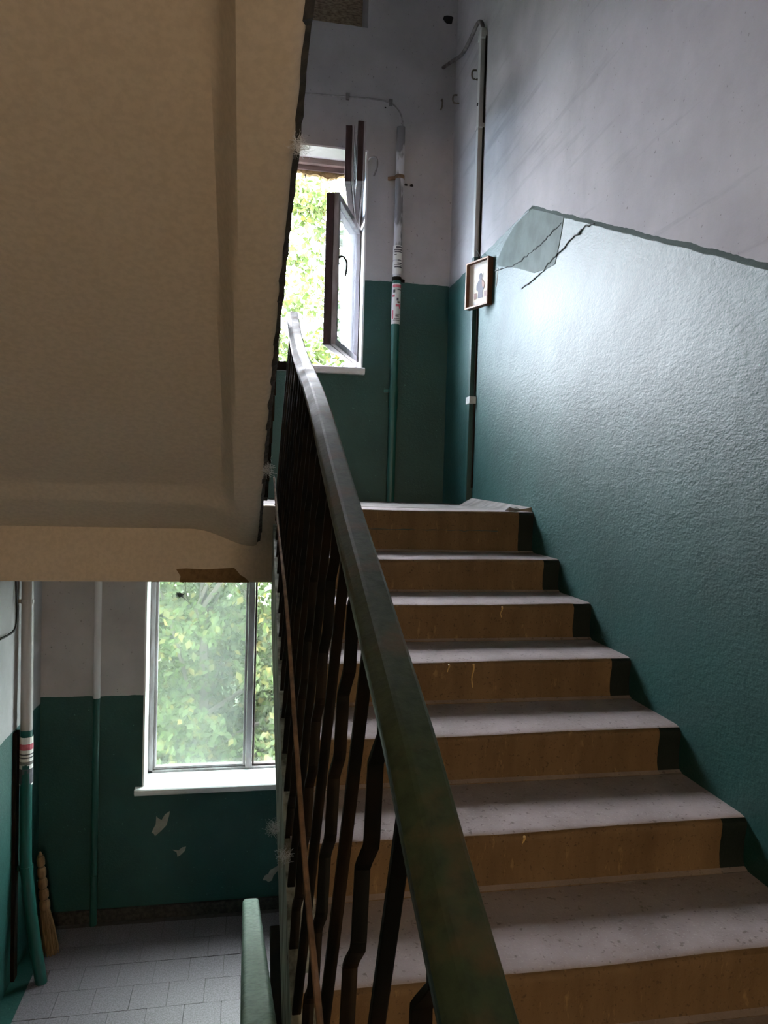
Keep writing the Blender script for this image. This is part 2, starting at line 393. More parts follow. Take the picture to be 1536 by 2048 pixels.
# upper landing slab, with the beam at its front edge
ld = obj('landing_slab', MB().box(XL, XR, D1+0.24, YF+0.02, H-0.16, H), m_conc, kind='structure', label='grey concrete half landing under the open upper window', cat='landing')
lb = obj('landing_beam', MB().box(XL, XS, D1+0.002, D1+0.26, 2.553, H), m_beam, bevel=0.006, kind='structure', label='cream whitewashed landing beam above the lower window', cat='beam')
obj('landing_beam_inner', MB().box(XS-0.002, XR, D1+0.03, D1+0.26, 2.553, H-0.01), m_conc, lb)
cp = [(-0.325, 2.612), (-0.28, 2.615), (-0.20, 2.611), (-0.07, 2.620), (-0.055, 2.605), (-0.042, 2.588), (-0.02, 2.575), (0.003, 2.5525), (-0.31, 2.5525), (-0.305, 2.58)]
obj('chipped_plaster', MB().poly([(x, D1+0.004, z) for x, z in cp], (0, -0.004, 0)), m_chip, lb, label='brown patch of bare plaster')
obj('baseboard_right', MB().add([(XR+0.002, D1+0.03, H+0.022), (XR-0.11, D1+0.06, H-0.002), (XR+0.002, D1+0.03, H-0.002), (XR+0.002, 4.36, H+0.05), (XR-0.09, 4.36, H-0.002), (XR+0.002, 4.36, H-0.002)], [(0, 1, 4, 3), (0, 2, 1), (3, 4, 5), (1, 2, 5, 4), (0, 3, 5, 2)]), m_conc, kind='structure', label='sloping cement fillet along the right wall on the half landing', cat='baseboard')
mb = MB(); mb.add([(XR-0.085+0.05*math.cos(a)*(1+0.3*math.sin(3*a)), D1+0.05+0.025*math.sin(a), H-0.002) for a in np.linspace(0, 6.28, 8, endpoint=False)]+[(XR-0.09+0.03*math.cos(a), D1+0.05+0.014*math.sin(a), H+0.014+0.006*math.sin(2*a)) for a in np.linspace(0, 6.28, 8, endpoint=False)], [(i, (i+1) % 8, 8+(i+1) % 8, 8+i) for i in range(8)]+[tuple(range(8, 16)), tuple(range(8))[::-1]])
tag(obj('plaster_rubble', mb, m_cable), 'crumb of grey plaster lying at the edge of the half landing', 'rubble')
# floor landings behind the camera
for z in (1.4535, 1.4535+H):
    obj('landing_slab', MB().box(XL, XR, YB, 0.44, z-0.22, z), m_conc, kind='structure',
        label='concrete floor landing at the foot of the flight of brown risers' if z < 3 else 'concrete floor landing at the top of the overhead flight', cat='landing')

# ------------------------------------------------------------------ right-hand flights
def nosing(k): return D1-k*T, H-(0 if k == 0 else R0+(k-1)*R)
def step_mesh(k, last=False):
    """one worn step: rounded nosing, hollow riser, cove at the foot"""
    y, z = nosing(k); _, zn = nosing(k+1); y0 = nosing(k-1)[0] if k else y+0.30
    nx = 46; mb = MB(); sec_n = None; vs = []; fs = []
    hr = z-zn
    for i in range(nx+1):
        t = i/nx; x = XS+(XR+0.02-XS)*t
        n1 = mnoise.noise(Vector((x*9, k*3.7, 0))); n2 = mnoise.noise(Vector((x*28, k*5.1, 3))); n3 = mnoise.noise(Vector((x*3, k*2.3, 9)))
        chip = max(0, n1-0.28)*0.022+max(0, n2-0.35)*0.010
        wear = 0.006*math.exp(-((t-0.4)/0.3)**2)
        dz = -wear+0.0015*n3; dy = 0.003*n3+chip*0.5; cz = -chip
        p = [(y0+0.035, z), (y0-0.02, z-wear*0.3), (y+0.10, z+dz*0.5), (y+0.03+dy, z+dz), (y+0.010+dy, z+dz-0.003+cz*0.3), (y+0.001+dy, z+dz-0.012+cz),
             (y+0.000+dy, z-0.026+cz), (y+0.004, z-0.05), (y+0.008+0.002*n2, z-hr*0.5), (y+0.009+0.002*n3, z-hr*0.72), (y+0.007, zn+0.022), (y+0.002, zn+0.008), (y-0.012, zn+0.001), (y-0.012, zn-0.05), (y0+0.035, zn-0.05)]
        sec_n = len(p); vs += [(x, a, b) for a, b in p]
    for i in range(nx):
        for j in range(sec_n): fs.append((i*sec_n+j, i*sec_n+(j+1) % sec_n, (i+1)*sec_n+(j+1) % sec_n, (i+1)*sec_n+j))
    fs += [tuple(range(sec_n)), tuple(range(nx*sec_n, (nx+1)*sec_n))[::-1]]
    return mb.add(vs, fs)
def flight_right(dz, label):
    e = empty('stair_flight', (0.7, D1-NST*T, dz+H/2), label, 'stairs', kind='structure')
    for k in range(0, NST):
        mb = step_mesh(k); mb.v = [(a, b, c+dz) for a, b, c in mb.v]
        obj('step', mb, m_step, e, smooth=True)
    yn, zn = nosing(NST-1)
    zt = lambda yy, o: H-R0+R+SL*(yy-D1)-o+dz
    s = MB().prism_x([(D1+0.25, zt(D1, 0.24)), (D1+0.25, zt(D1, 0.385)), (D1, zt(D1, 0.385)), (yn-0.1, zt(yn-0.1, 0.385)), (yn-0.1, zt(yn-0.1, 0.19)), (D1, zt(D1, 0.19))], XS+0.02, XR)
    obj('waist_slab', s, m_soffit, e)
    n = 60; vs = []; fs = []
    for i in range(n+1):
        yy = yn-0.1+(D1-yn+0.1)*i/n
        j = 0.008*mnoise.noise(Vector((yy*14, 5, dz)))
        for x in (XS-0.014, XS+0.05):
            vs += [(x, yy, zt(yy, 0.03+j)), (x, yy, zt(yy, 0.40+j*0.8))]
    for i in range(n):
        a = i*4; b = a+4
        fs += [(a, a+1, b+1, b), (a+2, b+2, b+3, a+3), (a, b, b+2, a+2), (a+1, a+3, b+3, b+1)]
    fs += [(0, 2, 3, 1), (n*4, n*4+1, n*4+3, n*4+2)]
    obj('stringer', MB().add(vs, fs), m_string, e)
    return e
fa = flight_right(0, 'flight of worn concrete steps with brown risers climbing to the half landing')
fd = flight_right(-H, 'flight of steps arriving at the lower landing from below')
P = [(XS+0.25+i*0.013, D1+0.005, H-0.098+0.006*mnoise.noise(Vector((i*0.35, 1, 4)))) for i in range(64)]
obj('crack', MB().tube(P, 0.0022, 5, scale=[max(0.2, 0.7+1.2*mnoise.noise(Vector((i*0.2, 3, 8)))) for i in range(64)]), m_crack, fa)
# dried yellow paint drips on two risers
for (x, k, ln) in ((0.770, 3, 0.085), (0.682, 3, 0.04), (0.983, 2, 0.045), (0.715, 5, 0.035)):
    yk, zk = nosing(k)
    pts = [(x+0.0025*math.sin(i*1.3), yk-0.004+0.010*min(1, i/5), zk-0.012-ln*i/6) for i in range(7)]
    obj('paint_drip', MB().tube(pts, 0.003, 6, scale=[1.3, 1.1, 1, 0.9, 0.8, 0.9, 0.6]), m_drip, fa, label='dried yellow paint drip')

# ------------------------------------------------------------------ left-hand flights (seen from below)
def xe(y): return float(np.interp(y, [0.4, 1.1, 1.4, 1.7, 2.5, 3.34], [0.070, 0.067, 0.064, 0.055, 0.043, 0.034]))
def flight_left(dz, label):
    e = empty('stair_flight', (-0.65, D1, dz), label, 'stairs', kind='structure')
    y1, y0 = D1+0.004, 0.42; ny = 70
    xs = list(np.linspace(XL, -1.28, 3))+[-1.25, -1.22, -1.0, -0.7, -0.4, -0.30, -0.25, -0.20, -0.16, -0.125, -0.112, -0.10, -0.088, -0.076, -0.064, -0.052, -0.04, -0.028, -0.014]
    nx = len(xs)+4; vs = []; fs = []
    for i in range(ny+1):
        y = y0+(y1-y0)*i/ny
        base = 2.795+SL*(D1-y)+dz
        j = 0.006*mnoise.noise(Vector((y*20, 1, dz)))+0.003*mnoise.noise(Vector((y*55, 1, dz))); ed = xe(y)+j
        row_x = xs+[ed-0.045, ed-0.016, ed-0.005, ed]
        low = max(0.0, min(1.0, (y-2.80)/0.35)); low = low*low*(3-2*low)
        for q, x in enumerate(row_x):
            # recessed panel between ribs; the lower end keeps a solid cross piece that curves into the rib
            xc = float(np.interp(y, [1.1, 3.3], [-0.052, -0.094])); wdt = 0.024+0.11*low
            f = (x-xc+wdt*1.2)/(wdt*2) if x > -0.5 else 0
            if x < -1.1: f = (-1.235-x)/0.03
            f = max(0, min(1, f)); f = f*f*(3-2*f)
            rec = max(0.0, min(1.0, (3.06-y)/0.06)); rec = rec*rec*(3-2*rec)
            z = base+0.035*rec*(1-f)-0.075*f
            z += 0.0025*mnoise.noise(Vector((x*3, y*3, 2)))
            k_ = q-len(xs)
            if k_ == 1: z += 0.002
            if k_ == 2: z += 0.008
            if k_ == 3: z += 0.02
            vs.append((x, y, z))
    for i in range(ny):
        for q in range(nx-1): fs.append((i*nx+q, i*nx+q+1, (i+1)*nx+q+1, (i+1)*nx+q))
    n0 = len(vs)
    for i in range(ny+1):
        y = y0+(y1-y0)*i/ny; zt = 2.93+SL*(D1-y)+dz
        vs += [(XL, y, zt), (vs[i*nx+nx-1][0], y, zt)]
    for i in range(ny):
        a = n0+2*i
        fs += [(a, a+2, a+3, a+1), (i*nx, (i+1)*nx, a+2, a), (i*nx+nx-1, a+1, a+3, (i+1)*nx+nx-1)]
    fs += [tuple(range(nx))+(n0+1, n0), tuple(range(ny*nx, (ny+1)*nx))[::-1]+(n0+2*ny, n0+2*ny+1)]
    o = obj('soffit', MB().add(vs, fs), m_soffit, e, smooth=True)
    # sooty outer edge
    vs = []; fs = []; n = 160
    for i in range(n+1):
        y = y0+(y1-y0)*i/n; ed = xe(y)
        a = mnoise.noise(Vector((y*24, 7, dz))); b = mnoise.noise(Vector((y*70, 3, dz)))
        zb = 2.795+SL*(D1-y)+dz-0.062+0.010*a+0.006*b; out = 0.010+0.007*abs(a)+0.004*b
        vs += [(ed-0.012, y, zb+0.0), (ed+out, y, zb+0.012), (ed+out, y, zb+0.17), (ed-0.012, y, zb+0.17)]
    for i in range(n):
        for q in range(4): fs.append((i*4+q, i*4+(q+1) % 4, i*4+4+(q+1) % 4, i*4+4+q))
    fs += [(0, 1, 2, 3), (4*n+3, 4*n+2, 4*n+1, 4*n)]
    obj('soot_edge', MB().add(vs, fs), m_edge, e, label='sooty black ragged edge')
    for k in range(NST):
        ya = D1-0.02-k*T
        obj('step', MB().box(XL, xe(ya)-0.002, ya-T, ya, 2.955+SL*(k+1)*T-0.06+dz, 2.955+R*(k+1)+dz), m_conc, e)
    return e
flight_left(0, 'sloping whitewashed underside of the stair flight overhead, with a ribbed black-edged side')
flight_left(-H, 'lower flight of steps leading down to the tiled landing beside the cracked green handrail')

# ------------------------------------------------------------------ railings
A_PATH = [(3.40, 3.812), (3.25, 3.735), (3.0, 3.615), (2.65, 3.480), (2.15, 3.318), (1.85, 3.212), (1.5, 3.066), (1.3, 2.983), (1.05, 2.885), (0.9, 2.825), (0.78, 2.778), (0.7, 2.743), (0.6, 2.692), (0.525, 2.658), (0.4, 2.600), (0.25, 2.53)]
def zpath(P, y):
    ys = [p[0] for p in P][::-1]; zs = [p[1] for p in P][::-1]; return float(np.interp(y, ys, zs))
def bar_path(p0, p1, wavy, phase):
    a, b = Vector(p0), Vector(p1); out = []
    if not wavy: return [a, b]
    L = (b-a).length; n = max(2, int(L/0.0125))
    for i in range(n+1):
        t = i/n; s = i*L/n; p = a.lerp(b, t)
        # bends: level runs joined by short slanting jogs
        ph = ((s+phase) % 0.15)/0.15
        tri = 1-ph/0.66 if ph < 0.66 else (ph-0.66)/0.34
        env = min(1, s/0.05, (L-s)/0.05)
        out.append(p+Vector((0, (tri-0.5)*0.036*env, 0)))
    return out
def railing(label, path, X, Xbase, zb, bars, width, thick, mat, dz=0.0, extra=None, handrail_label=None, lean=False, section=None):
    e = empty('stair_railing', (X, path[0][0], zb(path[0][0])+dz), label, 'railing')
    pts = smooth_path([(X if isinstance(X, float) else X, y, z+dz-thick/2) for y, z in path], 5)
    hr = obj('handrail', MB().sweep(pts, section or rsect(width, thick, min(width, thick)*0.28, 3), (1, 0, 0)), mat, e, smooth=section is None)
    if handrail_label: hr['label'] = handrail_label
    strip = [(p.x, p.y, p.z-thick/2-0.004) for p in pts]
    obj('flat_bar', MB().sweep(strip, rsect(width*0.72, 0.008, 0.001, 1), (1, 0, 0)), m_iron, e)
    for i, y in enumerate(bars):
        zt = zpath(path, y)+dz-thick-0.002
        wavy = (i % 2 == 1)
        foot = (X-0.004-0.054, y+0.20, zt-1.0) if lean else (Xbase, y, zb(y)+dz)
        P = bar_path((X-0.004, y, zt), foot, wavy, 0.05*(i % 5))
        sec = rsect(0.020, 0.008, 0.001, 1) if wavy else rsect(0.018, 0.012, 0.0015, 1)
        obj('baluster', MB().sweep(P, sec, (1, 0, 0)), m_iron, e)
    if extra: extra(e, dz)
    return e
zA = lambda y: (H-0.33+SL*(min(y, D1)-D1)) if y < D1 else H-0.33
barsA = [0.70+0.13*k for k in range(20, -4, -1)]
RSEC = [(0.0275, -0.004), (0.0265, 0.010), (0.0245, 0.0145), (0.021, 0.0165), (-0.006, 0.017), (-0.011, 0.0155), (-0.0235, 0.0065), (-0.0268, 0.003), (-0.0275, -0.002), (-0.0265, -0.013), (-0.022, -0.017), (0.022, -0.017), (0.0265, -0.013)]
def linkA(e, dz):
    obj('link_bar', MB().box(0.02, 0.165, 3.375, 3.395, 3.535+dz, 3.575+dz), m_iron, e)
railing('railing with broad olive green handrail and bent iron balusters along the brown-risered flight', A_PATH, 0.1685, XS-0.002, zA, barsA, 0.055, 0.034, m_rail, 0.0, linkA, 'olive green painted handrail with worn brown patches', True, RSEC)
railing('railing end with black top beside the lower landing edge', A_PATH, 0.162, XS-0.002, zA, barsA, 0.06, 0.034, m_iron, -H, None, None, True)
C_PATH = [(3.50, 0.976), (3.3, 1.06), (2.9, 1.235), (2.5, 1.41), (2.0, 1.63), (1.54, 1.835), (1.0, 2.08), (0.5, 2.31)]
zC_ = lambda y: 0.0-0.12+SL*(D1-min(y, D1))
barsC = [3.46-0.16*i for i in range(18)]
railing('lower railing with cracked pale sea-green handrail rising from the tiled landing', C_PATH, 0.042, xe(2.0)+0.022, zC_, barsC, 0.08, 0.06, m_rail2, 0.0, None, 'cracked sea-green painted wooden handrail')
B_PATH = [(y, z-0.09) for y, z in C_PATH]
railing('railing of the overhead flight, mostly hidden behind its black edge', B_PATH, 0.075, 0.066, lambda y: zC_(y)+0.14, barsC, 0.07, 0.05, m_maroon, H, None)

# ------------------------------------------------------------------ windows
def sash(mb_parent, name, hinge, free, z0, z1, th, stile, mat_front, mat_edge, glass, parent, thf=0.5):
    """a coupled double sash between a hinge line and a free edge: painted front layer, dark rear layer, glass"""
    h, f = Vector((hinge[0], hinge[1], 0)), Vector((free[0], free[1], 0)); d = (f-h).normalized(); L = (f-h).length
    nrm = Vector((-d.y, d.x, 0))
    if nrm.y > 0: nrm = -nrm           # towards the room
    def frame(o0, o1):
        mb = MB(); c0 = h+nrm*((o0+o1)/2); ht = (o1-o0)/2
        for s0, s1 in ((0, stile), (L-stile, L)):
            mb.obox(c0+d*((s0+s1)/2)+Vector((0, 0, (z0+z1)/2)), d, nrm, (0, 0, 1), (s1-s0)/2, ht, (z1-z0)/2)
        for a, b in ((z0, z0+stile), (z1-stile, z1)):
            mb.obox(c0+d*(L/2)+Vector((0, 0, (a+b)/2)), d, nrm, (0, 0, 1), L/2-stile+0.001, ht*0.98, (b-a)/2)
        return mb
    e = obj(name, frame(-th*thf, th*(1-thf)*0.0-0.002), mat_edge, parent, bevel=0.003)
    obj('inner_frame', frame(0.0, th*(1-thf)), mat_front, e, bevel=0.003)
    g = MB().obox(h+nrm*(th*(1-thf)*0.35)+d*(L/2)+Vector((0, 0, (z0+z1)/2)), d, nrm, (0, 0, 1), L/2-stile+0.006, 0.0015, (z1-z0)/2-stile+0.006)
    obj('glass_pane', g, glass, e)
    return e, d, nrm
# lower window, closed
w2 = empty('window_2', (0.03, YW, S1), 'closed lower window with dusty glass, grey peeling frame and white sill', 'window', kind='structure')
fz0, fz1 = 0.915, HD1-0.012
mb = MB(); ya, yb_ = YW-0.01, YW+0.09
mb.box(WX0+0.012, WX0+0.045, ya, yb_, fz0, fz1); mb.box(WX1-0.045, WX1-0.012, ya, yb_, fz0, fz1)
mb.box(WX0+0.012, WX1-0.012, ya, yb_, fz0, fz0+0.035); mb.box(WX0+0.012, WX1-0.012, ya, yb_, fz1-0.05, fz1); mb.box(0.0, 0.046, ya-0.006, yb_, fz0+0.03, fz1)
obj('window_frame', mb, m_frame, w2, bevel=0.004)
sash(None, 'sash', (WX0+0.046, YW+0.03), (-0.001, YW+0.03), fz0+0.036, fz1-0.052, 0.05, 0.018, m_frame, m_maroon, m_gdirty, w2)
sash(None, 'sash', (WX1-0.046, YW+0.03), (0.048, YW+0.03), fz0+0.036, fz1-0.052, 0.05, 0.014, m_maroon, m_maroon, m_gclear, w2)
def sill(z, parent, x0, x1, yf):
    prof = [(YW+0.03, z+0.03), (YF-0.01, z+0.008), (yf+0.008, z+0.004), (yf, z-0.004), (yf-0.001, z-0.022), (yf+0.004, z-0.034), (yf+0.014, z-0.044), (YW+0.03, z-0.044)]
    return obj('sill', MB().prism_x(prof, x0, x1), m_reveal, parent, bevel=0.002)
sill(0.908, w2, WX0-0.045, WX1+0.03, YF-0.045)
# upper window, both right sashes thrown open
w1 = empty('window_1', (0.03, YW, S2), 'open upper window with maroon-edged casements swung inwards', 'window', kind='structure')
gz0, gz1 = S2+0.02, HD2-0.012
mb = MB()
mb.box(WX0+0.012, WX0+0.05, ya, yb_, gz0, gz1); mb.box(WX1-0.036, WX1-0.012, ya, yb_, gz0, gz1)
mb.box(WX0+0.012, WX1-0.012, ya, yb_, gz0, gz0+0.03)
obj('window_frame', mb, m_frame, w1, bevel=0.004)
obj('header_bar', MB().box(WX0+0.012, WX1-0.012, ya-0.012, ya+0.05, gz1-0.04, gz1).box(WX0+0.012, WX1-0.012, ya+0.02, yb_, gz1-0.075, gz1-0.02), m_header, w1, bevel=0.004, label='peeling brown header of the frame')
vs = []; fs = []; n = 60                                       # crumbling foam under the header
for i in range(n+1):
    x = -0.1+0.72*i/n; dpt = 0.012+0.045*max(0, mnoise.noise(Vector((x*9, 2, 0)))+0.35)+0.012*mnoise.noise(Vector((x*40, 2, 0)))
    dpt = max(0.006, dpt)
    for yy in (ya+0.03, ya+0.07): vs += [(x, yy, gz1-0.07), (x, yy+0.004*mnoise.noise(Vector((x*30, 5, 1))), gz1-0.075-dpt)]
for i in range(n):
    a = 4*i; b = a+4; fs += [(a, a+1, b+1, b), (a+2, b+2, b+3, a+3), (a+1, a+3, b+3, b+1)]
obj('foam_strip', MB().add(vs, fs), m_foam, w1, label='ragged crumbling yellow foam')
obj('foam_shred', MB().tube([(0.335, ya+0.05, gz1-0.08), (0.33, ya+0.05, gz1-0.13), (0.332, ya+0.05, gz1-0.17)], 0.004, 6), m_maroon, w1)
obj('mullion', MB().box(0.0, 0.046, ya-0.006, yb_, gz0+0.02, gz1-0.06), m_frame, w1, bevel=0.004)
sh, d, nrm = sash(None, 'casement', (0.715, YW-0.02), (0.475, 4.60), 3.905, 4.862, 0.085, 0.042, m_frame, m_maroon, m_gmilk, w1, 0.62)
hp = Vector((0.475, 4.60, 0))-d*0.022+nrm*0.032
obj('handle', MB().tube(smooth_path([hp+Vector((0, 0, 4.46)), hp+nrm*0.03+Vector((0, 0, 4.462)), hp+nrm*0.045-d*0.03+Vector((0, 0, 4.44)), hp+nrm*0.045-d*0.035+Vector((0, 0, 4.39)), hp+nrm*0.04-d*0.025+Vector((0, 0, 4.35))], 5), 0.006, 8), m_iron, sh, smooth=True, label='bent metal handle')
sash(None, 'vent_sash', (0.718, YW-0.01), (0.632, 4.46), 4.89, 5.255, 0.050, 0.05, m_frame, m_maroon, m_gmilk, w1, 0.75)
sash(None, 'vent_sash', (0.700, YW-0.015), (0.562, 4.47), 4.885, 5.225, 0.052, 0.05, m_frame, m_maroon, m_gmilk, w1, 0.80)
sash(None, 'casement', (WX0+0.060, YW-0.02), (WX0+0.13, 4.60), 3.905, 4.862, 0.085, 0.042, m_frame, m_maroon, m_gclear, w1, 0.62)
sill(S2+0.035, w1, WX0-0.045, WX1+0.012, YF-0.05)

# boarded recess high on the far wall
nb = empty('trim_3', (0.3, YF+0.2, 6.192), 'chipboard sheet boarding up the recess high on the far wall', 'board', kind='structure')
obj('chipboard', MB().box(WX0-0.02, 0.745, YF+0.30, YF+0.32, 6.18, ZT), m_chipb, nb)

# ------------------------------------------------------------------ right wall damage
def on_right(pts, off, t): return MB().poly([(XR+0.002, y, z) for y, z in pts], (-t, 0, 0))
obj('plaster_patch', on_right([(3.50, 4.435), (3.30, 4.345), (3.11, 4.255), (3.125, 4.20), (3.15, 4.14), (3.19, 4.065), (3.30, 4.075), (3.45, 4.10), (3.55, 4.14), (3.68, 4.19), (3.80, 4.235), (3.97, 4.285), (4.02, 4.33), (3.88, 4.40), (3.74, 4.437), (3.60, 4.44)], 0, 0.0045), m_patch, wr, label='dull grey-green repaired patch of plaster')
def crack(pts, wdt, name='crack'):
    P = []; 
    for i in range(len(pts)-1):
        for j in range(8):
            t = j/8; y = pts[i][0]+(pts[i+1][0]-pts[i][0])*t; z = pts[i][1]+(pts[i+1][1]-pts[i][1])*t
            P.append((XR-0.003, y+0.008*mnoise.noise(Vector((y*40, z*40, 1))), z+0.014*mnoise.noise(Vector((y*30, z*30, 5)))))
    P.append((XR-0.003, pts[-1][0], pts[-1][1]))
    sc_ = [max(0.25, 0.8+0.9*mnoise.noise(Vector((p[1]*25, p[2]*25, 2)))) for p in P]
    obj(name, MB().tube(P, wdt, 5, scale=sc_), m_crack, wr)
crack([(4.05, 4.28), (3.72, 4.22), (3.45, 4.21), (3.28, 4.22), (3.13, 4.235)], 0.004)
crack([(3.60, 4.06), (3.38, 4.07), (3.2, 4.10), (3.02, 4.12), (2.86, 4.13), (2.80, 4.115)], 0.0045)
obj('paint_chip', on_right([(4.02, 4.29), (3.995, 4.285), (4.0, 4.24), (4.01, 4.19), (4.025, 4.18)], 0, 0.004), m_bare, wr)
# bare chips in the dark paint under the lower window
for pts in ([(-0.591, 0.707), (-0.578, 0.690), (-0.556, 0.678), (-0.535, 0.715), (-0.502, 0.737), (-0.508, 0.70), (-0.523, 0.64), (-0.560, 0.600), (-0.598, 0.568), (-0.606, 0.585), (-0.622, 0.594), (-0.595, 0.65)],
            [(-0.48, 0.464), (-0.44, 0.458), (-0.415, 0.478), (-0.39, 0.481), (-0.395, 0.455), (-0.425, 0.425), (-0.446, 0.414), (-0.452, 0.445)],
            [(0.139, 0.207), (0.155, 0.238), (0.18, 0.25), (0.19, 0.275), (0.225, 0.292), (0.255, 0.312), (0.275, 0.308), (0.277, 0.287), (0.24, 0.262), (0.215, 0.232), (0.205, 0.20), (0.181, 0.190), (0.165, 0.203)]):
    obj('paint_chip', MB().poly([(x, YF+0.002, z) for x, z in pts], (0, -0.004, 0)), m_bare, wf)
# drilled holes
for x, z, r in ((1.026, 5.150, 0.011), (1.068, 5.149, 0.012), (0.863, 5.665, 0.006), (1.30, 6.33, 0.035)):
    pts = [(x+r*math.cos(a)*(1+0.25*math.sin(3*a+x*9)), YF+0.001, z+r*math.sin(a)*(1+0.2*math.cos(2*a))) for a in np.linspace(0, 2*math.pi, 12, endpoint=False)]
    obj('drill_hole', MB().poly(pts, (0, -0.0025, 0)), m_black, wf)

# ------------------------------------------------------------------ pipes and cables
def clip(e, c, r, mat, arm):
    mb = MB().tube([(c[0], c[1], c[2]-0.012), (c[0], c[1], c[2]+0.012)], r, 14)
    mb.obox((c[0]+arm[0]/2, c[1]+arm[1]/2, c[2]), arm, Vector(arm).cross(Vector((0, 0, 1))), (0, 0, 1), Vector(arm).length/2, 0.008, 0.011)
    return obj('pipe_clamp', mb, mat, e)
PX, PY = 0.972, YF-0.042
p1 = empty('riser_pipe', (PX, PY, H), 'grey and green riser pipe wrapped with paper flyers beside the open window', 'pipe')
obj('pipe', MB().tube([(PX, PY, z) for z in (H-0.01, 3.2, 3.685, 3.70, 3.72, 4.3, 5.0, 5.52)], 0.029, 18), m_pipe, p1, smooth=True)
obj('coupling', MB().tube([(PX, PY, 3.56), (PX, PY, 3.72)], 0.033, 18), m_pipe, p1, smooth=True)
obj('pipe_mouth', MB().tube([(PX, PY, 5.515), (PX, PY, 5.522)], 0.022, 14), m_black, p1)
clip(p1, (PX, PY, 5.176), 0.034, m_rust, (-0.075, 0.04, 0)); clip(p1, (PX, PY, 4.472), 0.033, m_iron, (0.06, 0.04, 0)); clip(p1, (PX, PY, 3.69), 0.036, m_pipe, (-0.06, 0.04, 0))
def wrap(z0, z1, a0, a1, r=0.0305, tilt=0.0):
    n = 14; vs = []; fs = []
    for rr in (r, r+0.0012):
        for i in range(n+1):
            a = math.radians(a0+(a1-a0)*i/n)
            for z in (z0, z1): vs.append((PX+rr*math.cos(a)+tilt*(z-z0), PY+rr*math.sin(a), z))
    m_ = 2*(n+1)
    for i in range(n):
        a = 2*i; fs += [(a, a+1, a+3, a+2), (m_+a, m_+a+2, m_+a+3, m_+a+1), (a, a+2, m_+a+2, m_+a), (a+1, m_+a+1, m_+a+3, a+3)]
    fs += [(0, m_, m_+1, 1), (2*n, 2*n+1, m_+2*n+1, m_+2*n)]
    return MB().add(vs, fs)
def flyer(z0, z1, label, marks):
    f = obj('flyer', wrap(z0, z1, 165, 372), m_sheet, p1, label=label)
    for (za, zb_, a0, a1, mt) in marks: obj('print', wrap(za, zb_, a0, a1, 0.0313), mt, f)
flyer(4.602, 4.70, 'white notice with rows of dark print wrapped round the pipe', [(4.681, 4.692, 240, 340, m_ink), (4.664, 4.674, 215, 345, m_ink), (4.650, 4.657, 220, 335, m_ink), (4.632, 4.638, 215, 250, m_cable)])
flyer(4.503, 4.592, 'smaller white notice below the first', [(4.572, 4.580, 260, 330, m_ink), (4.545, 4.555, 225, 335, m_ink), (4.562, 4.566, 220, 335, m_cable)])
flyer(4.155, 4.437, 'long white flyer with pink heading and red and grey print', [(4.408, 4.428, 205, 335, m_pink), (4.390, 4.397, 270, 340, m_cable), (4.372, 4.392, 215, 245, m_ink), (4.342, 4.358, 205, 240, m_pink), (4.315, 4.335, 265, 290, m_ink), (4.30, 4.312, 275, 310, m_rust), (4.275, 4.292, 255, 325, m_pink), (4.262, 4.275, 300, 330, m_pink), (4.205, 4.212, 255, 300, m_cable), (4.190, 4.25, 205, 225, m_pink), (4.218, 4.222, 255, 310, m_cable), (4.178, 4.182, 225, 320, m_cable), (4.190, 4.194, 240, 320, m_cable)])
tag(obj('wall_cable', MB().tube(smooth_path([(-0.3, YF-0.004, 5.70), (0.267, YF-0.004, 5.692), (0.45, YF-0.004, 5.698), (0.6, YF-0.004, 5.704), (0.78, YF-0.004, 5.712), (0.895, YF-0.006, 5.700), (0.955, YF-0.012, 5.655), (0.982, YF-0.03, 5.58), (0.980, PY, 5.51)], 6), 0.0058, 8), m_clip2, smooth=True),
    'thin grey cable clipped to the far wall and dropping into the riser pipe', 'cable')
for x, z in ((0.595, 5.705), (0.90, 5.702)):
    tag(obj('cable_clip', MB().box(x-0.012, x+0.012, YF-0.016, YF+0.002, z-0.022, z+0.022), m_cable, bevel=0.003),
        'small grey clip on the thin wall cable over the window' if x < 0.8 else 'small grey clip where the wall cable turns down', 'clip')
# cable duct on the right wall
DX, DY = XR-0.018, 4.385
dc = empty('cable_duct', (DX, DY, H), 'flat cable duct running up the green wall behind the framed picture', 'duct')
obj('duct', MB().box(DX-0.018, XR+0.002, DY-0.022, DY+0.022, H-0.005, 5.86), m_duct, dc, bevel=0.004)
obj('loose_strip', MB().sweep([(XR-0.006, DY-0.036, z) for z in (3.02, 3.4, 3.7, 4.1, 4.4, 5.0, 5.80)], rsect(0.010, 0.012, 0.002, 1), (1, 0, 0)), m_iron, dc)
obj('duct_clip', MB().box(DX-0.026, XR+0.001, DY-0.05, DY+0.028, 3.545, 3.590), m_clip, dc, bevel=0.003, label='pale strap clip')
obj('duct_clip', MB().box(DX-0.024, XR+0.001, DY-0.045, DY+0.027, 5.245, 5.272), m_duct, dc, bevel=0.003)
obj('duct_clip', MB().box(DX-0.024, XR+0.001, DY-0.040, DY+0.027, 5.79, 5.83), m_duct, dc, bevel=0.003)
obj('screw', MB().tube([(DX-0.022, DY, 5.40), (DX-0.016, DY, 5.40)], 0.010, 10), m_black, dc)
tag(obj('thick_cable', MB().tube(smooth_path([(DX, DY-0.01, 5.84), (DX-0.01, DY, 5.90), (DX-0.02, DY+0.05, 5.925), (DX-0.03, DY+0.13, 5.90), (DX-0.03, 4.66, 5.90), (DX-0.02, 4.82, 5.945), (1.312, 4.95, 5.985), (1.27, YF+0.005, 5.995)], 7), 0.012, 10), m_dcable, smooth=True),
    'thick dark cable looping from the top of the duct into the far wall', 'cable')
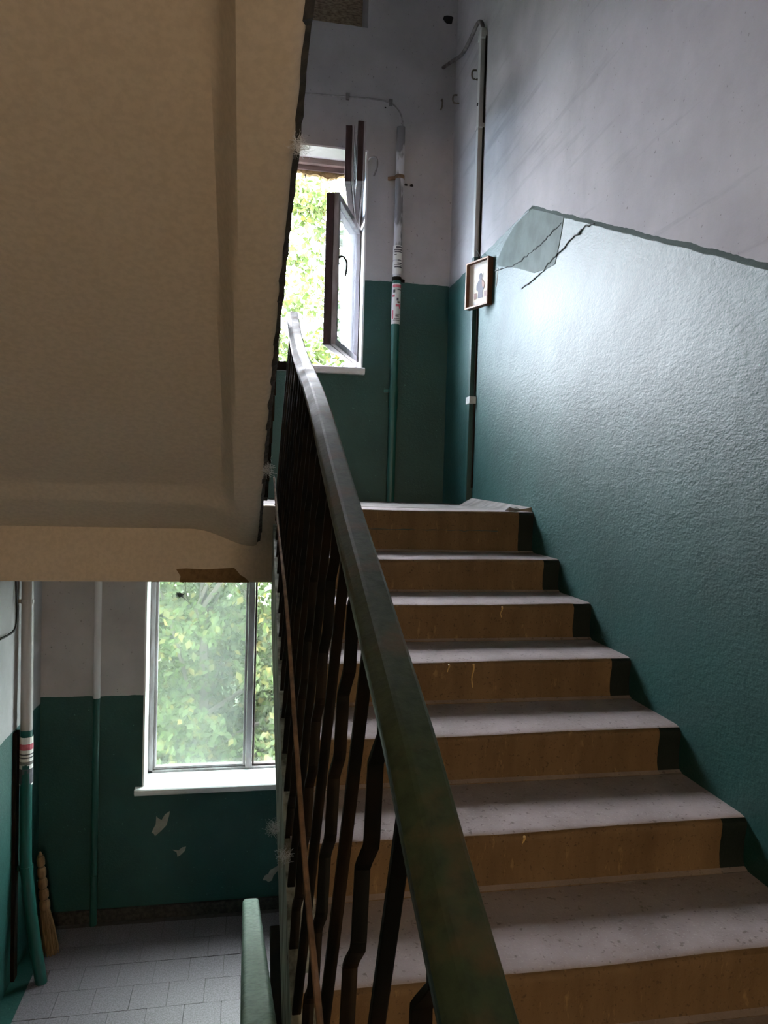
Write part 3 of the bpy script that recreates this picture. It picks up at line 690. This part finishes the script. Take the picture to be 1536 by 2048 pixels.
def hook(x, y, z, dx, dy, label):
    P = smooth_path([(x, y, z), (x+dx*0.04, y+dy*0.04, z), (x+dx*0.05, y+dy*0.05, z+0.02), (x+dx*0.045, y+dy*0.045, z+0.05), (x+dx*0.02, y+dy*0.02, z+0.055)], 4)
    tag(obj('wall_hook', MB().tube(P, 0.006, 8), m_hook, smooth=True), label, 'hook')
hook(1.262, YF+0.004, 5.70, 0, -1, 'small rusty hook on the far wall near the corner')
hook(XR+0.004, 4.95, 5.70, -1, 0, 'small rusty hook on the right wall near the corner')
hook(XR+0.004, 4.50, 5.62, -1, 0, 'tiny metal hook beside the upper cable duct')
tag(obj('window_stay', MB().tube(smooth_path([(0.752, YF+0.01, 5.285), (0.765, YF-0.05, 5.29), (0.80, YF-0.07, 5.28), (0.805, YF-0.07, 5.22), (0.785, YF-0.06, 5.16)], 5), 0.006, 8), m_cable, smooth=True), 'curved wire window stay hooked beside the vent sashes', 'hook')

# pipes by the lower landing
p2 = empty('thin_pipe', (-0.987, YF-0.03, 0), 'thin pipe, white above and dark green below, left of the lower window', 'pipe')
obj('pipe', MB().tube([(-0.987, YF-0.028, z) for z in (-0.005, 0.5, 1.2, 1.9, H-0.15)], 0.0235, 14), m_pipe2, p2, smooth=True)
obj('coupling', MB().tube([(-0.987, YF-0.028, 0.28), (-0.987, YF-0.028, 0.34)], 0.028, 14), m_pipe2, p2, smooth=True)
p3 = empty('corner_pipe', (-1.16, 4.47, 0), 'thick pipe in the left corner, white above and teal below, bending out at its foot', 'pipe')
obj('pipe', MB().tube(smooth_path([(-1.295, 4.57, H-0.15), (-1.292, 4.57, 2.0), (-1.288, 4.56, 1.4), (-1.283, 4.55, 0.80), (-1.268, 4.535, 0.62), (-1.23, 4.51, 0.35), (-1.165, 4.478, -0.005)], 8), 0.034, 16), m_pipe3, p3, smooth=True)
clip(p3, (-1.275, 4.543, 0.67), 0.039, m_pipe3, (-0.07, 0.0, 0)); clip(p3, (-1.294, 4.57, 2.27), 0.038, m_pipe3, (-0.06, 0, 0))
obj('sticker', MB().tube([(-1.288, 4.562, 1.17), (-1.288, 4.562, 1.46)], 0.0375, 16), m_sheet, p3, label='torn printed sticker')
for za, zb_, mt in ((1.385, 1.42, m_pink), (1.355, 1.362, m_ink), (1.335, 1.342, m_ink), (1.295, 1.315, m_cable), (1.18, 1.27, m_ink)):
    obj('sticker_print', MB().tube([(-1.288, 4.562, za), (-1.288, 4.562, zb_)], 0.0382, 16), mt, p3)
obj('back_strip', MB().box(XL-0.002, XL+0.02, 4.50, 4.56, 0.0, 1.5), m_iron, p3)
tag(obj('loose_wire', MB().tube(smooth_path([(XL+0.004, 4.50, 2.50), (XL+0.012, 4.49, 2.33), (XL+0.025, 4.46, 2.21), (XL+0.03, 4.40, 2.13), (XL+0.004, 4.25, 2.11)], 8), 0.006, 8), m_black, smooth=True), 'loose black wire hanging on the left wall', 'wire')

# ------------------------------------------------------------------ framed picture on the right wall
PR, PL = Vector((1.332, 4.075, 0)), Vector((1.252, 4.262, 0)); zt, zb_ = 4.365, 4.105
dv = (PR-PL).normalized(); W = (PR-PL).length; nv = Vector((dv.y, -dv.x, 0)); nv = nv if nv.x < 0 else -nv
up = Vector((0, 0.0, 1)); C0 = (PR+PL)/2+Vector((0, 0, 4.238)); hh = 0.138
pic = empty('framed_picture', C0-up*hh, 'small framed print of a haloed figure hung over the cable duct', 'picture')
def loc(a, b, c): return C0+dv*a+up*b+nv*c
mb = MB(); fw = 0.009
for a, b, ha, hb in ((-W/2+fw/2, 0, fw/2, hh), (W/2-fw/2, 0, fw/2, hh), (0, hh-fw/2, W/2-fw, fw/2), (0, -hh+fw/2, W/2-fw, fw/2)):
    mb.obox(loc(a, b, -0.02), dv, up, nv, ha, hb, 0.02)
obj('frame', mb, m_brown, pic)
mb = MB()
for a, b, ha, hb in ((-W/2+fw/2, 0, fw/2, hh), (W/2-fw/2, 0, fw/2, hh), (0, hh-fw/2, W/2-fw, fw/2), (0, -hh+fw/2, W/2-fw, fw/2)):
    mb.obox(loc(a, b, 0.001), dv, up, nv, ha, hb, 0.001)
obj('frame_lip', mb, m_pframe, pic)
obj('print', MB().obox(loc(0, 0, -0.027), dv, up, nv, W/2-fw, hh-fw, 0.003), m_paper, pic)
obj('gilt_field', MB().obox(loc(0.01, 0.0, -0.0235), dv, up, nv, W/2-0.04, hh-0.04, 0.0008), m_gilt, pic)
def disc(cx_, cy0, rx, ry, c, n=18): return MB().poly([loc(cx_+rx*math.cos(2*math.pi*i/n), cy0+ry*math.sin(2*math.pi*i/n), c) for i in range(n)], nv*0.001)
obj('halo', disc(0.012, 0.048, 0.026, 0.028, -0.0225), m_paper, pic); obj('figure_head', disc(0.012, 0.042, 0.014, 0.020, -0.0212), m_robe, pic)
body = [(-0.006, 0.022), (0.030, 0.022), (0.05, -0.005), (0.046, -0.03), (0.032, -0.045), (0.035, -0.085), (-0.010, -0.085), (-0.008, -0.045), (-0.024, -0.03), (-0.024, -0.005)]
obj('figure_robe', MB().poly([loc(a, b, -0.0222) for a, b in body], nv*0.001), m_robe, pic)
obj('robe_fold', MB().poly([loc(a, b, -0.0210) for a, b in [(0.024, 0.02), (0.05, -0.005), (0.044, -0.03), (0.028, -0.02)]], nv*0.001), m_robe2, pic)
for a in (-0.032, 0.056): obj('side_panel', MB().poly([loc(a+i, b, -0.0222) for i, b in [(-0.01, -0.05), (0.01, -0.05), (0.01, -0.085), (-0.01, -0.085)]], nv*0.001), m_robe2, pic)
obj('hanging_cord', MB().tube([loc(0.02, hh-0.01, -0.036), (DX-0.005, DY-0.03, 4.50)], 0.003, 6), m_black, pic)

# ------------------------------------------------------------------ broom in the lower left corner
br = empty('straw_broom', (-1.205, 4.76, 0), 'short straw broom standing upside against the corner behind the pipe', 'broom')
br['label'] = 'straw whisk broom with bound handle leaning in the corner behind the pipe'
top = Vector((-1.268, 4.80, 0.640)); foot = Vector((-1.195, 4.755, 0.0)); ax = (top-foot).normalized()
pt = lambda t: foot+(top-foot)*t
P = []; S = []
segs = [(0.42, 0.95)]
nseg = 5
for i in range(nseg):
    t0 = 0.42+0.53*i/nseg; t1 = 0.42+0.53*(i+1)/nseg
    for q, s in ((0.02, 0.62), (0.2, 0.95), (0.5, 1.0), (0.8, 0.92), (0.98, 0.62)): P.append(pt(t0+(t1-t0)*q)); S.append(s*(1.0-0.06*i))
hd = obj('handle', MB().tube(P, 0.034, 12, scale=S), m_straw, br, smooth=True, label='bound straw handle')
for i in range(nseg+1):
    c = pt(0.42+0.53*i/nseg); obj('binding', MB().tube([c-ax*0.004, c+ax*0.004], 0.0235*(1-0.05*i), 12), m_rust, hd)
obj('handle_tip', MB().tube([pt(0.945), pt(0.99)], 0.014, 8, scale=[1, 0.5]), m_straw, br)
mb = MB()
for i in range(260):
    a = random.uniform(0, 2*math.pi); r = math.sqrt(random.random()); e2 = random.uniform(-0.01, 0.03)
    b0 = pt(0.44)+Vector((0.026*r*math.cos(a), 0.02*r*math.sin(a), 0)); b1 = pt(0.26)+Vector((0.048*r*math.cos(a), 0.03*r*math.sin(a), 0)); b2 = foot+Vector((0.062*r*math.cos(a), 0.045*r*math.sin(a), max(0.0, e2)))
    mb.tube([b0, b1, b2], 0.0032, 4)
obj('bristles', mb, m_straw, br, kind='stuff')

# ------------------------------------------------------------------ rusty rod in the gap between the flights
rod_pts = [(0.080, 2.65, 3.030), (0.079, 2.15, 2.885), (0.077, 1.52, 2.762), (0.075, 1.114, 2.63), (0.0755, 0.86, 2.533), (0.075, 0.661, 2.496), (0.078, 0.50, 2.45)]
rod_pts = [(0.080, 2.651, 3.030), (0.078, 2.10, 2.887), (0.076, 1.502, 2.765), (0.075, 1.114, 2.630), (0.075, 0.852, 2.535), (0.075, 0.661, 2.496), (0.080, 0.50, 2.42)]
tag(obj('rusty_rod', MB().tube(smooth_path(rod_pts, 5), 0.0036, 8, scale=None), m_rust, smooth=True), 'thin rusty rod leaning down the stairwell gap along the balusters', 'rod')

# ------------------------------------------------------------------ cobwebs
def cobweb(c, r, n, label):
    """a clot of curly dusty threads"""
    mb = MB(); c = Vector(c)
    for i in range(n*2):
        p = c+Vector((random.gauss(0, r*0.25), random.gauss(0, r*0.15), random.gauss(0, r*0.3)))
        d_ = Vector((random.gauss(0, 1), random.gauss(0, 0.5), random.gauss(0, 1))).normalized(); P = [p]
        for q in range(5):
            d_ = (d_+Vector((random.gauss(0, 0.5), random.gauss(0, 0.3), random.gauss(0, 0.5)))).normalized()
            P.append(P[-1]+d_*r*0.17)
        mb.tube(P, random.uniform(0.00015, 0.0004), 3)
    tag(obj('cobweb', mb, m_web), label, 'cobweb', 'cobwebs on the stair edges', 'stuff')
cobweb((0.072, 1.34, 3.62), 0.022, 60, 'white star-shaped cobweb tuft on the black edge above the window')
cobweb((0.050, 2.62, 3.06), 0.035, 60, 'grey cobweb ball hanging on the black edge at landing height')
cobweb((0.062, 2.05, 3.40), 0.03, 40, 'small cobweb clot on the black edge by the sill')
cobweb((0.088, 2.05, 2.02), 0.03, 60, 'fluffy cobweb on the stringer over the lower sill')
cobweb((0.092, 1.62, 2.16), 0.022, 35, 'small cobweb tuft on the stringer under the balusters')
tag(obj('wire_tangle', MB().tube(smooth_path([(-0.480+0.040*math.sin(i*2.1)*(0.6+0.4*math.cos(i)), 5.212, 2.212+0.020*math.cos(i*2.9)) for i in range(22)]+[(-0.435, 5.212, 2.175), (-0.415, 5.212, 2.157), (-0.43, 5.215, 2.20), (-0.444, 5.22, 2.29), (-0.446, 5.235, 2.445)], 4), 0.0022, 5), m_black), 'little tangle of black wire hanging before the dusty pane', 'wire')

# ------------------------------------------------------------------ outside: ground and trees
obj('ground', MB().add([(-40, 5.6, -6.5), (40, 5.6, -6.5), (220, 420, -6.5), (-220, 420, -6.5)], [(0, 1, 2, 3)]), m_grass, kind='structure', label='grassy ground outside below the windows', cat='ground')
def leaves(mat, clumps, n, size):
    c = np.array([k[0] for k in clumps], float); rad = np.array([k[1] for k in clumps], float)
    wts = rad.prod(axis=1)**0.8; idx = rng.choice(len(clumps), n, p=wts/wts.sum())
    v = rng.normal(size=(n, 3)); v /= np.linalg.norm(v, axis=1)[:, None]; v *= (rng.random(n)**0.45)[:, None]
    p = c[idx]+v*rad[idx]
    ax1 = rng.normal(size=(n, 3)); ax1[:, 2] -= 0.5; ax1 /= np.linalg.norm(ax1, axis=1)[:, None]
    t = rng.normal(size=(n, 3)); t[:, 2] += 0.8; ax2 = np.cross(ax1, t); ax2 /= np.linalg.norm(ax2, axis=1)[:, None]
    s = size*rng.uniform(0.6, 1.25, n)[:, None]; nn = np.cross(ax1, ax2)
    V = np.stack([p-ax1*s*0.6, p+ax2*s*0.42+nn*s*0.08, p+ax1*s*0.15+ax2*s*0.30+nn*s*0.05, p+ax1*s*0.7, p+ax1*s*0.15-ax2*s*0.30+nn*s*0.05, p-ax2*s*0.42+nn*s*0.08], axis=1).reshape(-1, 3)
    mb = MB(); mb.v = V.tolist(); mb.f = [(i*6, i*6+1, i*6+2, i*6+3) for i in range(n)]+[(i*6, i*6+3, i*6+4, i*6+5) for i in range(n)]
    return mb
def raw(name, mb, mat, parent):
    me = bpy.data.meshes.new(name); me.from_pydata(mb.v, [], mb.f); me.materials.append(mat)
    o = bpy.data.objects.new(name, me); COL.objects.link(o); o.parent = parent; o.location = -world_off(parent); return o
def tree(base, top, rad, nclump, n, size, mat, label, seedz, clumps=None):
    e = empty('tree', base, label, 'tree', 'trees outside the windows')
    b, t = Vector(base), Vector(top); mid = b.lerp(t, 0.55)+Vector((0.2, 0.1, 0))
    obj('trunk', MB().tube(smooth_path([b, b.lerp(mid, 0.5)+Vector((0.08, 0, 0)), mid, t], 5), 0.16, 9, scale=[1-0.8*i/15 for i in range(16)]), m_bark, e, smooth=True)
    cl = []; mbr = MB()
    for i in range(nclump):
        a = random.uniform(0, 2*math.pi); q = random.random()
        c = b.lerp(t, 0.25+0.8*q)+Vector((math.cos(a)*rad[0]*random.uniform(0.2, 1), math.sin(a)*rad[1]*random.uniform(0.2, 1), random.gauss(0, 0.3)))
        s = random.uniform(0.35, 0.75); cl.append((c, (s*1.2, s, s*0.8)))
        if i % 2 == 0:
            st = b.lerp(t, max(0.2, 0.15+0.75*q)); mbr.tube([st, st.lerp(c, 0.5)+Vector((0, 0, 0.12)), c+Vector((0, 0, 0.1))], 0.028, 5, scale=[1.3, 0.8, 0.3])
    cl += clumps or []
    obj('branches', mbr, m_bark, e)
    f = raw('foliage', leaves(mat, cl, n, size), mat, e); f['kind'] = 'stuff'
tree((-0.9, 9.6, -6.5), (-0.6, 9.4, 2.9), (2.2, 1.3), 60, 42000, 0.085, m_leafA, 'leafy yellow-green tree filling the view through the lower window', 1, [(Vector((x, 9.4+0.5*math.sin(i*2.3), z)), (0.7, 0.5, 0.55)) for i, (x, z) in enumerate([(0.1, 1.3), (0.5, 0.4), (0.3, -0.6), (-0.5, 1.6), (-1.0, 0.6), (-0.6, -0.4), (-1.4, -0.9), (0.9, 1.0), (0.9, -0.3), (-1.5, 1.3)])])
tree((2.8, 13.0, -6.5), (2.5, 12.8, 7.2), (1.9, 1.2), 40, 15000, 0.11, m_leafA, 'tall light green tree seen through the open upper window', 2, [(Vector((x, 12.6+0.5*math.sin(i*2.3), z)), (0.55, 0.5, 0.4)) for i, (x, z) in enumerate([(0.7, 5.2), (1.3, 5.5), (0.6, 6.0), (1.2, 6.3), (1.5, 7.4), (0.9, 7.7), (0.4, 5.5), (1.0, 4.9)])])
tree((-4.4, 13.2, -6.5), (-4.0, 13.2, 4.2), (2.4, 1.6), 46, 14000, 0.12, m_leafB, 'deep green tree standing behind and left of the yellow-green one', 3)
tree((7.6, 14.5, -6.5), (7.4, 14.2, 5.0), (2.4, 1.6), 36, 8000, 0.12, m_leafB, 'deep green tree standing to the right beyond the tall light green one', 4)
tree((-0.2, 17.5, -6.5), (-0.2, 17.5, 2.0), (3.2, 1.4), 60, 24000, 0.13, m_leafB, 'broad dark tree far back between the two light green ones', 5)

# ------------------------------------------------------------------ wall lamp on the floor landing behind the camera
def lamp(x, y, z, r, strength, col, label):
    e = empty('wall_lamp_offscreen', (x, y, z), label, 'lamp')
    k = NT('lamp_glow'); em = k.n('Emission', {0: col+(1,), 1: strength}); k.t.links.new(em.outputs[0], k.out.inputs[0])
    yc = y+0.06+r
    mb = MB(); P = [(x, yc, z-r*math.cos(math.pi*i/12)) for i in range(13)]
    mb.tube(P, r, 16, scale=[max(0.02, math.sin(math.pi*i/12)) for i in range(13)]); obj('globe_offscreen', mb, k.m, e, smooth=True)
    obj('lamp_base', MB().tube([(x, y-0.004, z), (x, y+0.02, z), (x, y+0.07, z)], 0.06, 16, scale=[1.2, 1.2, 0.5]), m_lamp, e)
lamp(0.45, YB, 3.1, 0.10, LAMP_MID, (1.0, 0.72, 0.45), 'round globe wall lamp on the whitewashed rear wall')
